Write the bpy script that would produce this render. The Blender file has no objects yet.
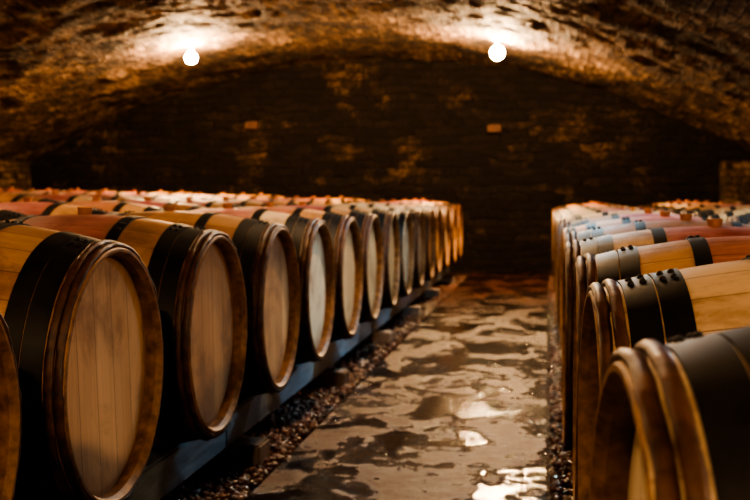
import bpy, bmesh, math, random
import numpy as np
from mathutils import Vector, Matrix, noise
random.seed(7); np.random.seed(7)
scene=bpy.context.scene
COL=scene.collection
EYE=1.03
# ---------------------------------------------------------------- helpers
def new_mat(name):
    m=bpy.data.materials.new(name); m.use_nodes=True
    nt=m.node_tree; nt.nodes.clear()
    out=nt.nodes.new('ShaderNodeOutputMaterial'); b=nt.nodes.new('ShaderNodeBsdfPrincipled')
    nt.links.new(b.outputs[0],out.inputs[0])
    return m,nt,b
class G:
    def __init__(s,nt): s.nt=nt
    def n(s,t,**k):
        x=s.nt.nodes.new(t)
        for a,v in k.items(): setattr(x,a,v)
        return x
    def put(s,sock,v):
        if v is None: return
        if isinstance(v,bpy.types.NodeSocket): s.nt.links.new(v,sock)
        else: sock.default_value=v
    def math(s,op,a,b=None,c=None,clamp=False):
        x=s.n('ShaderNodeMath',operation=op,use_clamp=clamp)
        s.put(x.inputs[0],a); s.put(x.inputs[1],b)
        if c is not None: s.put(x.inputs[2],c)
        return x.outputs[0]
    def mix(s,f,a,b,mode='MIX'):
        x=s.n('ShaderNodeMix',data_type='RGBA',blend_type=mode)
        s.put(x.inputs[0],f)
        for i,v in ((6,a),(7,b)):
            if isinstance(v,(tuple,list)) and len(v)==3: v=(*v,1)
            s.put(x.inputs[i],v)
        return x.outputs[2]
    def noise(s,vec,scale,detail=4,rough=.55,dist=0):
        x=s.n('ShaderNodeTexNoise'); s.put(x.inputs['Vector'],vec)
        x.inputs['Scale'].default_value=scale; x.inputs['Detail'].default_value=detail
        x.inputs['Roughness'].default_value=rough; x.inputs['Distortion'].default_value=dist
        return x.outputs[0]
    def ramp(s,f,stops):
        x=s.n('ShaderNodeValToRGB'); s.put(x.inputs[0],f)
        el=x.color_ramp.elements
        while len(el)<len(stops): el.new(.5)
        for e,(p,c) in zip(el,stops):
            e.position=p
            e.color=(c,c,c,1) if isinstance(c,(int,float)) else (*c,1)
        return x.outputs[0]
    def step(s,v,a,b):
        x=s.n('ShaderNodeMapRange',interpolation_type='SMOOTHSTEP'); s.put(x.inputs[0],v)
        x.inputs[1].default_value=a; x.inputs[2].default_value=b
        return x.outputs[0]
    def bump(s,h,strength,dist,nrm=None):
        x=s.n('ShaderNodeBump'); s.put(x.inputs['Height'],h)
        x.inputs['Strength'].default_value=strength; x.inputs['Distance'].default_value=dist
        if nrm is not None: s.put(x.inputs['Normal'],nrm)
        return x.outputs[0]
    def mapping(s,vec,scale=(1,1,1),loc=(0,0,0)):
        x=s.n('ShaderNodeMapping'); s.put(x.inputs[0],vec)
        x.inputs['Scale'].default_value=scale; x.inputs['Location'].default_value=loc
        return x.outputs[0]
    def offset(s,vec,r):
        x=s.n('ShaderNodeVectorMath',operation='ADD'); s.put(x.inputs[0],vec); 
        c=s.n('ShaderNodeCombineXYZ')
        for i in range(3): s.put(c.inputs[i],r)
        s.put(x.inputs[1],c.outputs[0]); return x.outputs[0]

# ---------------------------------------------------------------- materials
def wood_body():
    m,nt,b=new_mat('oak_staves'); g=G(nt)
    obj=g.n('ShaderNodeTexCoord').outputs['Object']
    rnd=g.n('ShaderNodeObjectInfo').outputs['Random']
    r100=g.math('MULTIPLY',rnd,37.0)
    sep=g.n('ShaderNodeSeparateXYZ'); g.put(sep.inputs[0],obj)
    ang=g.math('ARCTAN2',sep.outputs[1],sep.outputs[2])
    t=g.math('MULTIPLY',g.math('ADD',ang,math.pi),28/(2*math.pi))
    fl=g.math('FLOOR',t); fr=g.math('FRACT',t)
    wn=g.n('ShaderNodeTexWhiteNoise',noise_dimensions='1D'); g.put(wn.inputs['W'],g.math('ADD',fl,r100))
    edge=g.math('ABSOLUTE',g.math('SUBTRACT',fr,.5))
    seam=g.step(edge,.470,.498)
    ov=g.offset(obj,r100)
    grain=g.noise(g.mapping(ov,(4,60,60)),1.0,6,.65,.6)
    blot=g.noise(ov,5.0,6,.7,.3)
    base=g.ramp(g.math('ADD',g.math('MULTIPLY',wn.outputs[0],.40),g.math('MULTIPLY',grain,.6)),
        [(.15,(.30,.135,.052)),(.5,(.48,.25,.105)),(.9,(.66,.41,.195))])
    r2=g.math('FRACT',g.math('MULTIPLY',rnd,7.31))
    base=g.mix(g.math('MULTIPLY',g.step(r2,.55,.9),.7),base,(.74,.61,.42))
    base=g.mix(g.math('MULTIPLY',g.step(r2,.35,.0),.6),base,(.22,.095,.04))
    ax=g.math('ABSOLUTE',sep.outputs[0])
    band=g.step(g.math('ADD',ax,g.math('MULTIPLY',g.math('SUBTRACT',blot,.5),.20)),.185,.140)
    r3=g.math('FRACT',g.math('MULTIPLY',rnd,13.7))
    on=g.step(r3,.25,.75)
    on=g.math('ADD',g.math('MULTIPLY',on,.45),g.math('MULTIPLY',g.step(r3,.25,.32),.45))
    stain=g.mix(g.step(g.math('ADD',g.math('MULTIPLY',grain,.5),g.math('MULTIPLY',blot,.6)),.42,.66),(.22,.022,.036),(.56,.19,.18))
    base=g.mix(g.math('MULTIPLY',band,on),base,stain)
    dirt=g.step(blot,.46,.68)
    base=g.mix(g.math('MULTIPLY',dirt,.6),base,(.12,.052,.026))
    base=g.mix(g.math('MULTIPLY',seam,.65),base,(.07,.03,.014))
    g.put(b.inputs['Base Color'],base)
    g.put(b.inputs['Roughness'],g.math('ADD',.42,g.math('MULTIPLY',grain,.25)))
    h=g.math('SUBTRACT',g.math('MULTIPLY',grain,.4),seam)
    g.put(b.inputs['Normal'],g.bump(h,.5,.002))
    return m
def wood_head():
    m,nt,b=new_mat('oak_head_boards'); g=G(nt)
    obj=g.n('ShaderNodeTexCoord').outputs['Object']
    rnd=g.n('ShaderNodeObjectInfo').outputs['Random']
    r100=g.math('MULTIPLY',rnd,53.0)
    sep=g.n('ShaderNodeSeparateXYZ'); g.put(sep.inputs[0],obj)
    a=g.math('MULTIPLY',g.math('SUBTRACT',g.math('FRACT',g.math('MULTIPLY',rnd,5.7)),.5),.5)
    u=g.math('ADD',g.math('MULTIPLY',sep.outputs[1],g.math('COSINE',a)),g.math('MULTIPLY',sep.outputs[2],g.math('SINE',a)))
    v=g.math('SUBTRACT',g.math('MULTIPLY',sep.outputs[2],g.math('COSINE',a)),g.math('MULTIPLY',sep.outputs[1],g.math('SINE',a)))
    uu=g.math('MULTIPLY',g.math('ADD',u,1.03),9.3)
    fl=g.math('FLOOR',uu); fr=g.math('FRACT',uu)
    wn=g.n('ShaderNodeTexWhiteNoise',noise_dimensions='1D'); g.put(wn.inputs['W'],g.math('ADD',fl,r100))
    seam=g.step(g.math('ABSOLUTE',g.math('SUBTRACT',fr,.5)),.475,.499)
    c=g.n('ShaderNodeCombineXYZ'); g.put(c.inputs[0],g.math('MULTIPLY',u,60)); g.put(c.inputs[1],g.math('MULTIPLY',v,3)); g.put(c.inputs[2],g.math('ADD',r100,fl))
    grain=g.noise(c.outputs[0],1.0,6,.65,.8)
    blot=g.noise(g.offset(obj,r100),4.0,6,.65,.4)
    base=g.ramp(g.math('ADD',g.math('MULTIPLY',wn.outputs[0],.4),g.math('MULTIPLY',grain,.6)),
        [(.15,(.43,.22,.095)),(.5,(.67,.40,.19)),(.9,(.80,.56,.32))])
    r2=g.math('FRACT',g.math('MULTIPLY',rnd,7.31))
    base=g.mix(g.math('MULTIPLY',g.step(r2,.40,.85),.7),base,(.84,.75,.56))
    rad=g.math('SQRT',g.math('ADD',g.math('MULTIPLY',sep.outputs[1],sep.outputs[1]),g.math('MULTIPLY',sep.outputs[2],sep.outputs[2])))
    edge=g.step(g.math('ADD',rad,g.math('MULTIPLY',blot,.14)),.27,.39)
    base=g.mix(g.math('MULTIPLY',edge,.65),base,(.20,.09,.042))
    base=g.mix(g.math('MULTIPLY',g.step(blot,.46,.68),.62),base,(.26,.135,.07))
    base=g.mix(g.math('MULTIPLY',seam,.7),base,(.09,.04,.018))
    g.put(b.inputs['Base Color'],base)
    b.inputs['Roughness'].default_value=.62
    g.put(b.inputs['Normal'],g.bump(g.math('SUBTRACT',g.math('MULTIPLY',grain,.3),seam),.4,.0015))
    return m
def simple(name,c1,c2,scale,rough,metal=0,bs=.3,bd=.002,stretch=(1,1,1)):
    m,nt,b=new_mat(name); g=G(nt)
    obj=g.n('ShaderNodeTexCoord').outputs['Object']
    n=g.noise(g.mapping(obj,stretch),scale,5,.6)
    g.put(b.inputs['Base Color'],g.ramp(n,[(.3,c1),(.7,c2)]))
    g.put(b.inputs['Roughness'],g.math('ADD',rough-.1,g.math('MULTIPLY',n,.25)))
    b.inputs['Metallic'].default_value=metal
    g.put(b.inputs['Normal'],g.bump(n,bs,bd))
    return m
M_body=wood_body(); M_head=wood_head()
M_iron=simple('black_hoop_iron',(.005,.005,.005),(.020,.016,.014),18,.48,0,.4,.0015)
M_iron.node_tree.nodes['Principled BSDF'].inputs['Specular IOR Level'].default_value=.28
M_chest=simple('chestnut_hoop_bark',(.028,.012,.008),(.125,.055,.030),30,.46,0,.8,.004,(1,1,1))
M_tie=simple('willow_binding',(.03,.012,.008),(.12,.05,.02),60,.5)
M_chime=simple('chime_end_grain',(.10,.045,.018),(.34,.18,.075),30,.5)
M_bung=simple('bung_stopper',(.30,.12,.045),(.48,.22,.09),30,.5)
M_rack=simple('rack_painted_timber',(.09,.13,.17),(.27,.35,.42),6,.32,0,.6,.004,(6,.7,6))
M_block=simple('sleeper_timber',(.12,.09,.075),(.34,.27,.22),9,.5,0,.6,.004)
M_socket=simple('lamp_porcelain',(.3,.26,.2),(.5,.45,.38),8,.3)
M_blocker=simple('fill_light_blocker',(.02,.02,.02),(.05,.05,.05),8,.4)  # opaque cone added above the cool fills to block upward light
M_brick=simple('terracotta_brick',(.04,.018,.011),(.10,.044,.025),14,.8)

def stone(name,dark,mid,light,thr,moss=.5,bw=.34,rh=.13,bstr=1.0,joint=.35,sc=1.0):
    m,nt,b=new_mat(name); g=G(nt)
    uv=g.n('ShaderNodeTexCoord').outputs['UV']
    wob=g.n('ShaderNodeTexNoise'); g.put(wob.inputs['Vector'],uv); wob.inputs['Scale'].default_value=2.6; wob.inputs['Detail'].default_value=6
    vm=g.n('ShaderNodeVectorMath',operation='MULTIPLY_ADD'); g.put(vm.inputs[0],wob.outputs['Color']); vm.inputs[1].default_value=(.34,.22,0); g.put(vm.inputs[2],uv)
    br=g.n('ShaderNodeTexBrick'); g.put(br.inputs['Vector'],vm.outputs[0])
    br.inputs['Color1'].default_value=(0,0,0,1); br.inputs['Color2'].default_value=(1,1,1,1); br.inputs['Mortar'].default_value=(.4,.4,.4,1)
    br.inputs['Scale'].default_value=1; br.inputs['Brick Width'].default_value=bw; br.inputs['Row Height'].default_value=rh
    br.inputs['Mortar Size'].default_value=.014; br.inputs['Mortar Smooth'].default_value=1
    bc=g.n('ShaderNodeRGBToBW'); g.put(bc.inputs[0],br.outputs['Color'])
    n1=g.noise(uv,.9,8,.75,.5); n2=g.noise(uv,7*sc,7,.8,.4); n3=g.noise(uv,26*sc,5,.7)
    v=g.math('ADD',g.math('MULTIPLY',bc.outputs[0],.14),g.math('ADD',g.math('MULTIPLY',n2,.62),g.math('MULTIPLY',n3,.35)))
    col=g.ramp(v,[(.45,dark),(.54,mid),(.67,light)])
    mould=g.step(g.math('ADD',n1,g.math('MULTIPLY',g.math('SUBTRACT',n2,.5),.9)),thr-.08,thr+.06)
    col=g.mix(g.math('MULTIPLY',mould,moss),col,(.012,.008,.006))
    col=g.mix(g.math('MULTIPLY',br.outputs['Fac'],joint),col,dark)
    g.put(b.inputs['Base Color'],col); b.inputs['Roughness'].default_value=.78
    b.inputs['Specular IOR Level'].default_value=.3
    h=g.math('ADD',g.math('MULTIPLY',br.outputs['Fac'],-.7),g.math('ADD',g.math('MULTIPLY',n2,1.3),g.math('MULTIPLY',n3,1.0)))
    g.put(b.inputs['Normal'],g.bump(h,bstr,.07))
    return m
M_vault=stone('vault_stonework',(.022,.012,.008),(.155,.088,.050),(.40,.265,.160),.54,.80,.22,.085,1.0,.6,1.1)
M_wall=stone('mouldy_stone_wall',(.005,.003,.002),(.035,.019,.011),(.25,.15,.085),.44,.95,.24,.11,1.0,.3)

def path_mat():
    m,nt,b=new_mat('wet_concrete'); g=G(nt)
    obj=g.n('ShaderNodeTexCoord').outputs['Object']
    n1=g.noise(g.mapping(obj,(1.3,.8,1)),2.2,7,.62,.7); n2=g.noise(obj,50,5,.7); n3=g.noise(obj,11,7,.72)
    w0=g.math('ADD',n1,g.math('MULTIPLY',g.math('SUBTRACT',n3,.5),.40))
    wet=g.step(w0,.48,.56)
    damp=g.step(w0,.32,.52)
    col=g.mix(n3,(.050,.018,.010),(.110,.048,.028))
    col=g.mix(g.math('MULTIPLY',damp,.6),col,(.030,.012,.008))
    col=g.mix(g.math('MULTIPLY',wet,.8),col,(.010,.005,.004))
    sep=g.n('ShaderNodeSeparateXYZ'); g.put(sep.inputs[0],obj)
    j=g.math('ABSOLUTE',g.math('SUBTRACT',g.math('FRACT',g.math('MULTIPLY',sep.outputs[1],1/1.6)),.5))
    joint=g.step(j,.492,.498)
    col=g.mix(joint,col,(.01,.006,.005))
    g.put(b.inputs['Base Color'],col)
    g.put(b.inputs['Specular IOR Level'],g.math('ADD',.20,g.math('MULTIPLY',wet,.32)))
    rg=g.math('SUBTRACT',.38,g.math('MULTIPLY',damp,.15)); rg=g.math('SUBTRACT',rg,g.math('MULTIPLY',wet,.14))
    g.put(b.inputs['Roughness'],g.math('ADD',rg,g.math('MULTIPLY',n2,.06)))
    dry=g.math('SUBTRACT',1.0,g.math('MULTIPLY',wet,.86))
    h=g.math('SUBTRACT',g.math('ADD',g.math('MULTIPLY',n2,1.2),g.math('MULTIPLY',n3,2.2)),joint)
    g.put(b.inputs['Normal'],g.bump(g.math('MULTIPLY',h,dry),.6,.010))
    return m
M_path=path_mat()
def gravel_mat(name,plane):
    m,nt,b=new_mat(name); g=G(nt)
    obj=g.n('ShaderNodeTexCoord').outputs['Object']
    if plane:
        v=g.n('ShaderNodeTexVoronoi'); g.put(v.inputs[0],obj); v.inputs['Scale'].default_value=45
        n=v.outputs['Distance']; cc=g.n('ShaderNodeRGBToBW'); g.put(cc.inputs[0],v.outputs['Color'])
        g.put(b.inputs['Base Color'],g.ramp(cc.outputs[0],[(.1,(.02,.012,.009)),(.8,(.10,.055,.04))]))
        g.put(b.inputs['Normal'],g.bump(g.math('MULTIPLY',n,-1),1,.02))
    else:
        at=g.n('ShaderNodeAttribute',attribute_name='tone')
        g.put(b.inputs['Base Color'],g.ramp(at.outputs['Fac'],[(0,(.03,.012,.009)),(.5,(.11,.045,.028)),(.85,(.20,.10,.07)),(1,(.32,.24,.20))]))
    b.inputs['Roughness'].default_value=.2
    return m
M_gp=gravel_mat('damp_gravel_bed',True); M_gs=gravel_mat('wet_pebbles',False)
def emis(name,c,s):
    m,nt,b=new_mat(name)
    b.inputs['Base Color'].default_value=(.8,.7,.5,1)
    b.inputs['Emission Color'].default_value=(*c,1); b.inputs['Emission Strength'].default_value=s
    return m
M_bulb=emis('bulb_glow',(1,.64,.34),1750)
M_far=emis('far_bulb_glow',(1,.62,.31),3400)
M_head_fill=emis('added_head_fill_glow',(1,.66,.37),1550)  # glow of the added warm fill on the right
M_day_fill=emis('added_daylight_fill_glow',(.50,.82,1.0),3800)  # added source in place of cool daylight from the right
M_aisle_fill=emis('added_aisle_fill_glow',(.50,.82,1.0),1700)  # added cool source over the aisle, in place of daylight

# ---------------------------------------------------------------- barrels
L=.92; RB=.385; RE=.318
def R(x): return RB-(RB-RE)*(abs(2*x/L))**2.1
def revolve(bm,prof,seg,mat,closed=False,smooth=True):
    rings=[]
    for k,(x,r) in enumerate(prof):
        rings.append([bm.verts.new((x,r*math.sin(2*math.pi*i/seg),r*math.cos(2*math.pi*i/seg))) for i in range(seg)])
    n=len(prof); fs=[]
    for k in range(n if closed else n-1):
        A=rings[k];B=rings[(k+1)%n]
        for i in range(seg):
            j=(i+1)%seg
            f=bm.faces.new((A[i],A[j],B[j],B[i])); f.material_index=mat; f.smooth=smooth; fs.append(f)
    return rings,fs
def make_barrel_mesh(name,chest,seed):
    rs=random.Random(seed)
    bm=bmesh.new()
    xs=[-L/2+L*i/28 for i in range(29)]
    revolve(bm,[(x,R(x)) for x in xs],96,0)
    for s in (-1,1):
        e=s*L/2
        for p,q in (((e,R(e)),(e+s*.003,R(e)-.003)),((e+s*.003,R(e)-.003),(e+s*.003,R(e)-.010)),((e+s*.003,R(e)-.010),(e-s*.012,R(e)-.020)),((e-s*.012,R(e)-.020),(e-s*.045,R(e)-.016))):
            revolve(bm,[p,q],96,4)
        hx=e-s*.038
        rings,_=revolve(bm,[(hx-s*.004,R(e)-.012),(hx,R(e)-.035),(hx,.12),(hx,.004)],96,1,smooth=False)
        f=bm.faces.new(rings[-1]); f.material_index=1
        def hoop(d0,d1,th=.0035,extra=0):
            x0=e-s*d0; x1=e-s*d1
            revolve(bm,[(x0,R(x0)-.003),(x0,R(x0)+th)],96,2)
            revolve(bm,[(x0,R(x0)+th),(x1,R(x1)+th)],96,2)
            revolve(bm,[(x1,R(x1)+th),(x1,R(x1)-.003)],96,2)
            a0=rs.uniform(-.5,.3)
            for da in (0,.11):
                for q in (.3,.7):
                    xx=x0*(1-q)+x1*q; a=a0+da
                    rr=R(xx)+th
                    mt=Matrix.Translation((xx,rr*math.sin(a),rr*math.cos(a)))@Matrix.Diagonal((.006,.006,.006,1))
                    r=bmesh.ops.create_uvsphere(bm,u_segments=8,v_segments=6,radius=1,matrix=mt)
                    for v in r['verts']:
                        for f in v.link_faces: f.material_index=2; f.smooth=True
        def wood_hoop(d,rm):
            ph=rs.uniform(0,6); ties=[rs.uniform(0,6.28) for _ in range(5)]
            n=10; xc=e-s*d; rc=R(xc)+rm*.40
            seg=150; rings=[]
            for k in range(n):
                b=2*math.pi*k/n; ring=[]
                for i in range(seg):
                    a=2*math.pi*i/seg
                    t=min(min(abs(a-q),6.283-abs(a-q)) for q in ties)
                    wr=1.18+.08*math.sin(a*260) if t<.06 else 1
                    w=rm*wr*(1+.24*noise.noise(Vector((math.sin(a)*9,math.cos(a)*9,ph+k*.3))))
                    xo=.002*noise.noise(Vector((math.sin(a)*2,math.cos(a)*2,ph)))
                    rr=rc+w*math.sin(b); ring.append(bm.verts.new((xc+xo+1.35*w*math.cos(b),rr*math.sin(a),rr*math.cos(a))))
                rings.append(ring)
            for k in range(n):
                A=rings[k];B=rings[(k+1)%n]
                for i in range(seg):
                    j=(i+1)%seg; a=2*math.pi*(i+.5)/seg
                    t=min(min(abs(a-q),6.283-abs(a-q)) for q in ties)
                    f=bm.faces.new((A[i],B[i],B[j],A[j])); f.material_index=5 if t<.06 else 3; f.smooth=True
        if chest:
            wood_hoop(.010,.0080); wood_hoop(.032,.0080)
            hoop(.046,.094); hoop(.097,.142)
        else:
            hoop(.006,.055); hoop(.10,.145)
        hoop(.262,.300)
    mt=Matrix.Translation((0,0,RB+.008))
    r=bmesh.ops.create_cone(bm,cap_ends=True,segments=20,radius1=.020,radius2=.025,depth=.030,matrix=mt)
    fs=set(f for v in r['verts'] for f in v.link_faces)
    for f in fs: f.material_index=6
    bmesh.ops.recalc_face_normals(bm,faces=bm.faces[:])
    me=bpy.data.meshes.new(name); bm.to_mesh(me); bm.free()
    for m in (M_body,M_head,M_iron,M_chest,M_chime,M_tie,M_bung): me.materials.append(m)
    return me
BM=[make_barrel_mesh('barrel_mesh',True,1),make_barrel_mesh('barrel_mesh',True,2),make_barrel_mesh('barrel_mesh',True,3),make_barrel_mesh('barrel_mesh',False,4)]
BZ=EYE-.448
def barrel(x,y,z=BZ,mi=None):
    me=BM[mi] if mi is not None else BM[random.choice([0,1,2,3])]
    o=bpy.data.objects.new('wine_barrel',me); COL.objects.link(o)
    o.location=(x+random.uniform(-.012,.012),y,z)
    o.rotation_euler=(random.uniform(-.04,.04),0,random.uniform(-.012,.012)+(math.pi if random.random()<.5 else 0))
    return o
SP=.858
Y1=2.70
XL=-1.05
PX=L+.09
LIFT=[0,.03,.07,.10,.12,.12]
for r in range(6):
    for k in range(-2,14):
        dy=0 if r==0 else random.uniform(-.01,.01)
        mi=None
        if r==0 and k in (0,1,2): mi=[0,1,2][k]
        barrel(XL-L/2-r*PX,Y1+k*SP+dy+(r%2)*.02,BZ+LIFT[r],mi)
XR=.062; YR1=1.13; BZR=BZ-.034
for r in range(2):
    for k in range(-1,16):
        o=barrel(XR+L/2+r*PX,YR1+k*SP,BZR+(.02 if r else 0),0 if (r==0 and k==0) else (1 if r==0 and k==1 else None))
        if r==0 and k==0: o.rotation_euler[2]=.055; o.location.y+=.02
        if r==0 and k==1: o.rotation_euler[2]=.03; o.location.y+=.01

# ---------------------------------------------------------------- boxes
def add_box(bm,x0,x1,y0,y1,z0,z1,mat=0,bev=.006):
    r=bmesh.ops.create_cube(bm,size=1,matrix=Matrix.Translation(((x0+x1)/2,(y0+y1)/2,(z0+z1)/2))@Matrix.Diagonal((x1-x0,y1-y0,z1-z0,1)))
    fs=set(f for v in r['verts'] for f in v.link_faces)
    for f in fs: f.material_index=mat
    if bev:
        es=set(e for v in r['verts'] for e in v.link_edges)
        rr=bmesh.ops.bevel(bm,geom=list(es),offset=bev,segments=2,affect='EDGES')
        for f in rr['faces']: f.material_index=mat
def finish(bm,name,mats):
    me=bpy.data.meshes.new(name); bm.to_mesh(me); bm.free()
    for m in mats: me.materials.append(m)
    o=bpy.data.objects.new(name,me); COL.objects.link(o); return o
def rack(xc,z,y0,y1,shift):
    bm=bmesh.new()
    rr=R(L/2-.20)
    zt=z-rr-.004
    for s in (-1,1):
        xb=xc+s*.27
        y=y0
        while y<y1-.1:
            ye=min(y+3.6,y1)
            add_box(bm,xb-.06,xb+.06,y,ye-.006,zt-.13,zt,0,.008)
            y=ye
    yy=y0+shift
    while yy<y1-.2:
        add_box(bm,xc-.44,xc+.44,yy-.08,yy+.08,-.006,zt-.13,1,.008)
        yy+=1.8
    return finish(bm,'barrel_rack',[M_rack,M_block])
YB=15.3
for r in range(6): rack(XL-L/2-r*PX,BZ+LIFT[r],.5,YB-1.0,.15)
for r in range(2): rack(XR+L/2+r*PX,BZR+(.02 if r else 0),-.2,YB-1.0,.3)

# ---------------------------------------------------------------- room shell
XC=-2.25; HS=4.98; ZS=1.48; ZT=2.86
RISE=ZT-ZS
RAD=(HS*HS+RISE*RISE)/(2*RISE); AM=math.asin(HS/RAD)
def vz(x):
    return ZT-RAD+math.sqrt(max(RAD*RAD-(x-XC)**2,0))
Y0=-3.0
def grid_obj(name,nu,nv,func,mat,amp=0,freq=2.0):
    verts=[];uvs=[]
    for j in range(nv+1):
        for i in range(nu+1):
            p,uv,nrm=func(i/nu,j/nv)
            if amp:
                d=amp*(noise.noise(Vector((uv[0]*freq,uv[1]*freq,3.1)))+.6*noise.noise(Vector((uv[0]*freq*3,uv[1]*freq*3,8.1)))+.4*noise.noise(Vector((uv[0]*freq*7,uv[1]*freq*7,5.1))))
                p=Vector(p)+Vector(nrm)*d
            verts.append(tuple(p)); uvs.append(uv)
    faces=[(j*(nu+1)+i,j*(nu+1)+i+1,(j+1)*(nu+1)+i+1,(j+1)*(nu+1)+i) for j in range(nv) for i in range(nu)]
    me=bpy.data.meshes.new(name); me.from_pydata(verts,[],faces)
    ul=me.uv_layers.new(name='UVMap')
    for l in me.loops: ul.data[l.index].uv=uvs[l.vertex_index]
    for p in me.polygons: p.use_smooth=True
    me.materials.append(mat)
    o=bpy.data.objects.new(name,me); COL.objects.link(o); return o
def fv(u,v):
    a=-AM+2*AM*u; y=Y0+(YB-Y0)*v
    return (XC+RAD*math.sin(a),y,ZT-RAD+RAD*math.cos(a)),(y,RAD*a),(-math.sin(a),0,-math.cos(a))
grid_obj('ceiling',190,330,fv,M_vault,.045,1.8)
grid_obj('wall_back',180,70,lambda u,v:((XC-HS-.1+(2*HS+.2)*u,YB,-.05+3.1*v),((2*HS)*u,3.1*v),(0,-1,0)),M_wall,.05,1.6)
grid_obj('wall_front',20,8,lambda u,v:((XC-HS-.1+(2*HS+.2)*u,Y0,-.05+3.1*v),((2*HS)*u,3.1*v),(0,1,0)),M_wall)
grid_obj('wall_left',120,12,lambda u,v:((XC-HS,Y0+(YB-Y0)*u,-.05+(ZS+.07)*v),((YB-Y0)*u,1.6*v),(1,0,0)),M_vault,.02,1.6)
grid_obj('wall_right',120,12,lambda u,v:((XC+HS,Y0+(YB-Y0)*u,-.05+(ZS+.07)*v),((YB-Y0)*u,1.6*v),(-1,0,0)),M_vault,.02,1.6)
bm=bmesh.new(); add_box(bm,XC-HS-.1,XC+HS+.1,Y0-.1,YB+.1,-.12,-.008,0,0); finish(bm,'floor',[M_gp])
bm=bmesh.new(); add_box(bm,-1.0,0.0,Y0+.05,YB-.08,-.008,.012,0,.004); finish(bm,'concrete_path',[M_path])
for (x,z) in [(-4.0,1.98),(-.71,1.91)]:
    bm=bmesh.new(); add_box(bm,x-.09,x+.09,YB-.10,YB-.01,z-.05,z+.05,0,.01); finish(bm,'wall_brick',[M_brick])

def pebbles(name,areas):
    b0=bmesh.new(); bmesh.ops.create_icosphere(b0,subdivisions=1,radius=1)
    bv=np.array([v.co[:] for v in b0.verts]); bf=np.array([[v.index for v in f.verts] for f in b0.faces]); b0.free()
    V=[];F=[];T=[];off=0
    for (x0,x1,y0,y1,n,s0,s1) in areas:
        for _ in range(n):
            s=random.uniform(s0,s1)
            sc=np.array([s*random.uniform(.8,1.3),s*random.uniform(.8,1.3),s*random.uniform(.5,.8)])
            a=random.uniform(0,6.28); c,sn=math.cos(a),math.sin(a)
            v=bv*(1+np.random.uniform(-.12,.12,(len(bv),1)))*sc
            v=np.stack([v[:,0]*c-v[:,1]*sn,v[:,0]*sn+v[:,1]*c,v[:,2]],1)
            v+=np.array([random.uniform(x0,x1),random.uniform(y0,y1),random.uniform(-.006,.010)])
            V.append(v);F.append(bf+off);off+=len(bv);T+= [random.random()]*len(bv)
    V=np.concatenate(V);F=np.concatenate(F)
    me=bpy.data.meshes.new(name); me.from_pydata(V.tolist(),[],F.tolist())
    at=me.attributes.new('tone','FLOAT','POINT'); at.data.foreach_set('value',T)
    me.polygons.foreach_set('use_smooth',[True]*len(me.polygons))
    me.materials.append(M_gs); o=bpy.data.objects.new(name,me); COL.objects.link(o)
pebbles('gravel',[(-1.75,-1.02,2.8,6.5,9000,.008,.019),(-1.6,-1.02,6.5,14.5,5000,.012,.022)])
pebbles('gravel',[(.02,.5,2.8,7,5000,.008,.018),(.025,.4,7,14.5,2000,.012,.022)])

bm=bmesh.new(); add_box(bm,2.13,XC+HS-.05,14.35,14.95,-.008,ZS-.03,0,.02)
uvl=bm.loops.layers.uv.new('UVMap')
for f in bm.faces:
    for l in f.loops: l[uvl].uv=(l.vert.co.x+l.vert.co.y,l.vert.co.z)
finish(bm,'stone_pier',[M_vault])

# ---------------------------------------------------------------- lamps, plus unseen fill lights added
def lamp(x,y,mat=M_bulb,drop=.13,r=.045,name='ceiling_lamp_or_fill',blocker=False):
    zc=vz(x)
    bm=bmesh.new()
    def add(fn,mi,**k):
        rr=fn(bm,**k)
        for f in set(f for v in rr['verts'] for f in v.link_faces): f.material_index=mi; f.smooth=True
    add(bmesh.ops.create_cone,0,cap_ends=True,segments=24,radius1=.04,radius2=.05,depth=.05,matrix=Matrix.Translation((0,0,-.0)))
    add(bmesh.ops.create_cone,0,cap_ends=True,segments=20,radius1=.018,radius2=.022,depth=drop-.04,matrix=Matrix.Translation((0,0,-(drop-.04)/2)))
    add(bmesh.ops.create_uvsphere,1,u_segments=20,v_segments=12,radius=r,matrix=Matrix.Translation((0,0,-drop))@Matrix.Diagonal((1,1,1.0,1)))
    if blocker:  # cone added to keep the cool fill light off the vault
        add(bmesh.ops.create_cone,2,cap_ends=False,segments=32,radius1=.13,radius2=.028,depth=.13,matrix=Matrix.Translation((0,0,-drop+.03)))
    o=finish(bm,name,[M_socket,mat,M_blocker]); o.location=(x,y,zc)
    return o
lamp(-3.95,12.4,M_far,.15,.062); lamp(-.55,12.4,M_far,.16,.072)
for (x,y) in [(-.53,5.6),(-3.83,5.6),(-.53,-.6),(-3.83,-.6)]:
    lamp(x,y)
lamp(1.9,6.6,M_day_fill,.16,.038,blocker=True)  # unseen cool fill, added to stand in for daylight from the right
lamp(.04,7.4,M_aisle_fill,.16,.038,blocker=True)  # unseen cool fill, added for daylight glare on the aisle floor
lamp(2.2,1.2,M_head_fill,.13,.045)  # unseen warm fill, added to light the left barrel heads

w=bpy.data.worlds.new('World'); scene.world=w; w.use_nodes=True
w.node_tree.nodes['Background'].inputs[0].default_value=(.02,.012,.008,1); w.node_tree.nodes['Background'].inputs[1].default_value=.5

# ---------------------------------------------------------------- camera
cam=bpy.data.cameras.new('camera'); co=bpy.data.objects.new('camera',cam); COL.objects.link(co)
co.location=(0,0,EYE); co.rotation_euler=(math.radians(90-2.75),0,math.radians(8.6))
cam.sensor_width=36; cam.lens=54.9; cam.clip_start=.02
cam.dof.use_dof=True; cam.dof.focus_distance=2.2; cam.dof.aperture_fstop=6.0
scene.camera=co
scene.view_settings.view_transform='AgX'
scene.view_settings.look='AgX - High Contrast'
scene.view_settings.exposure=0.1
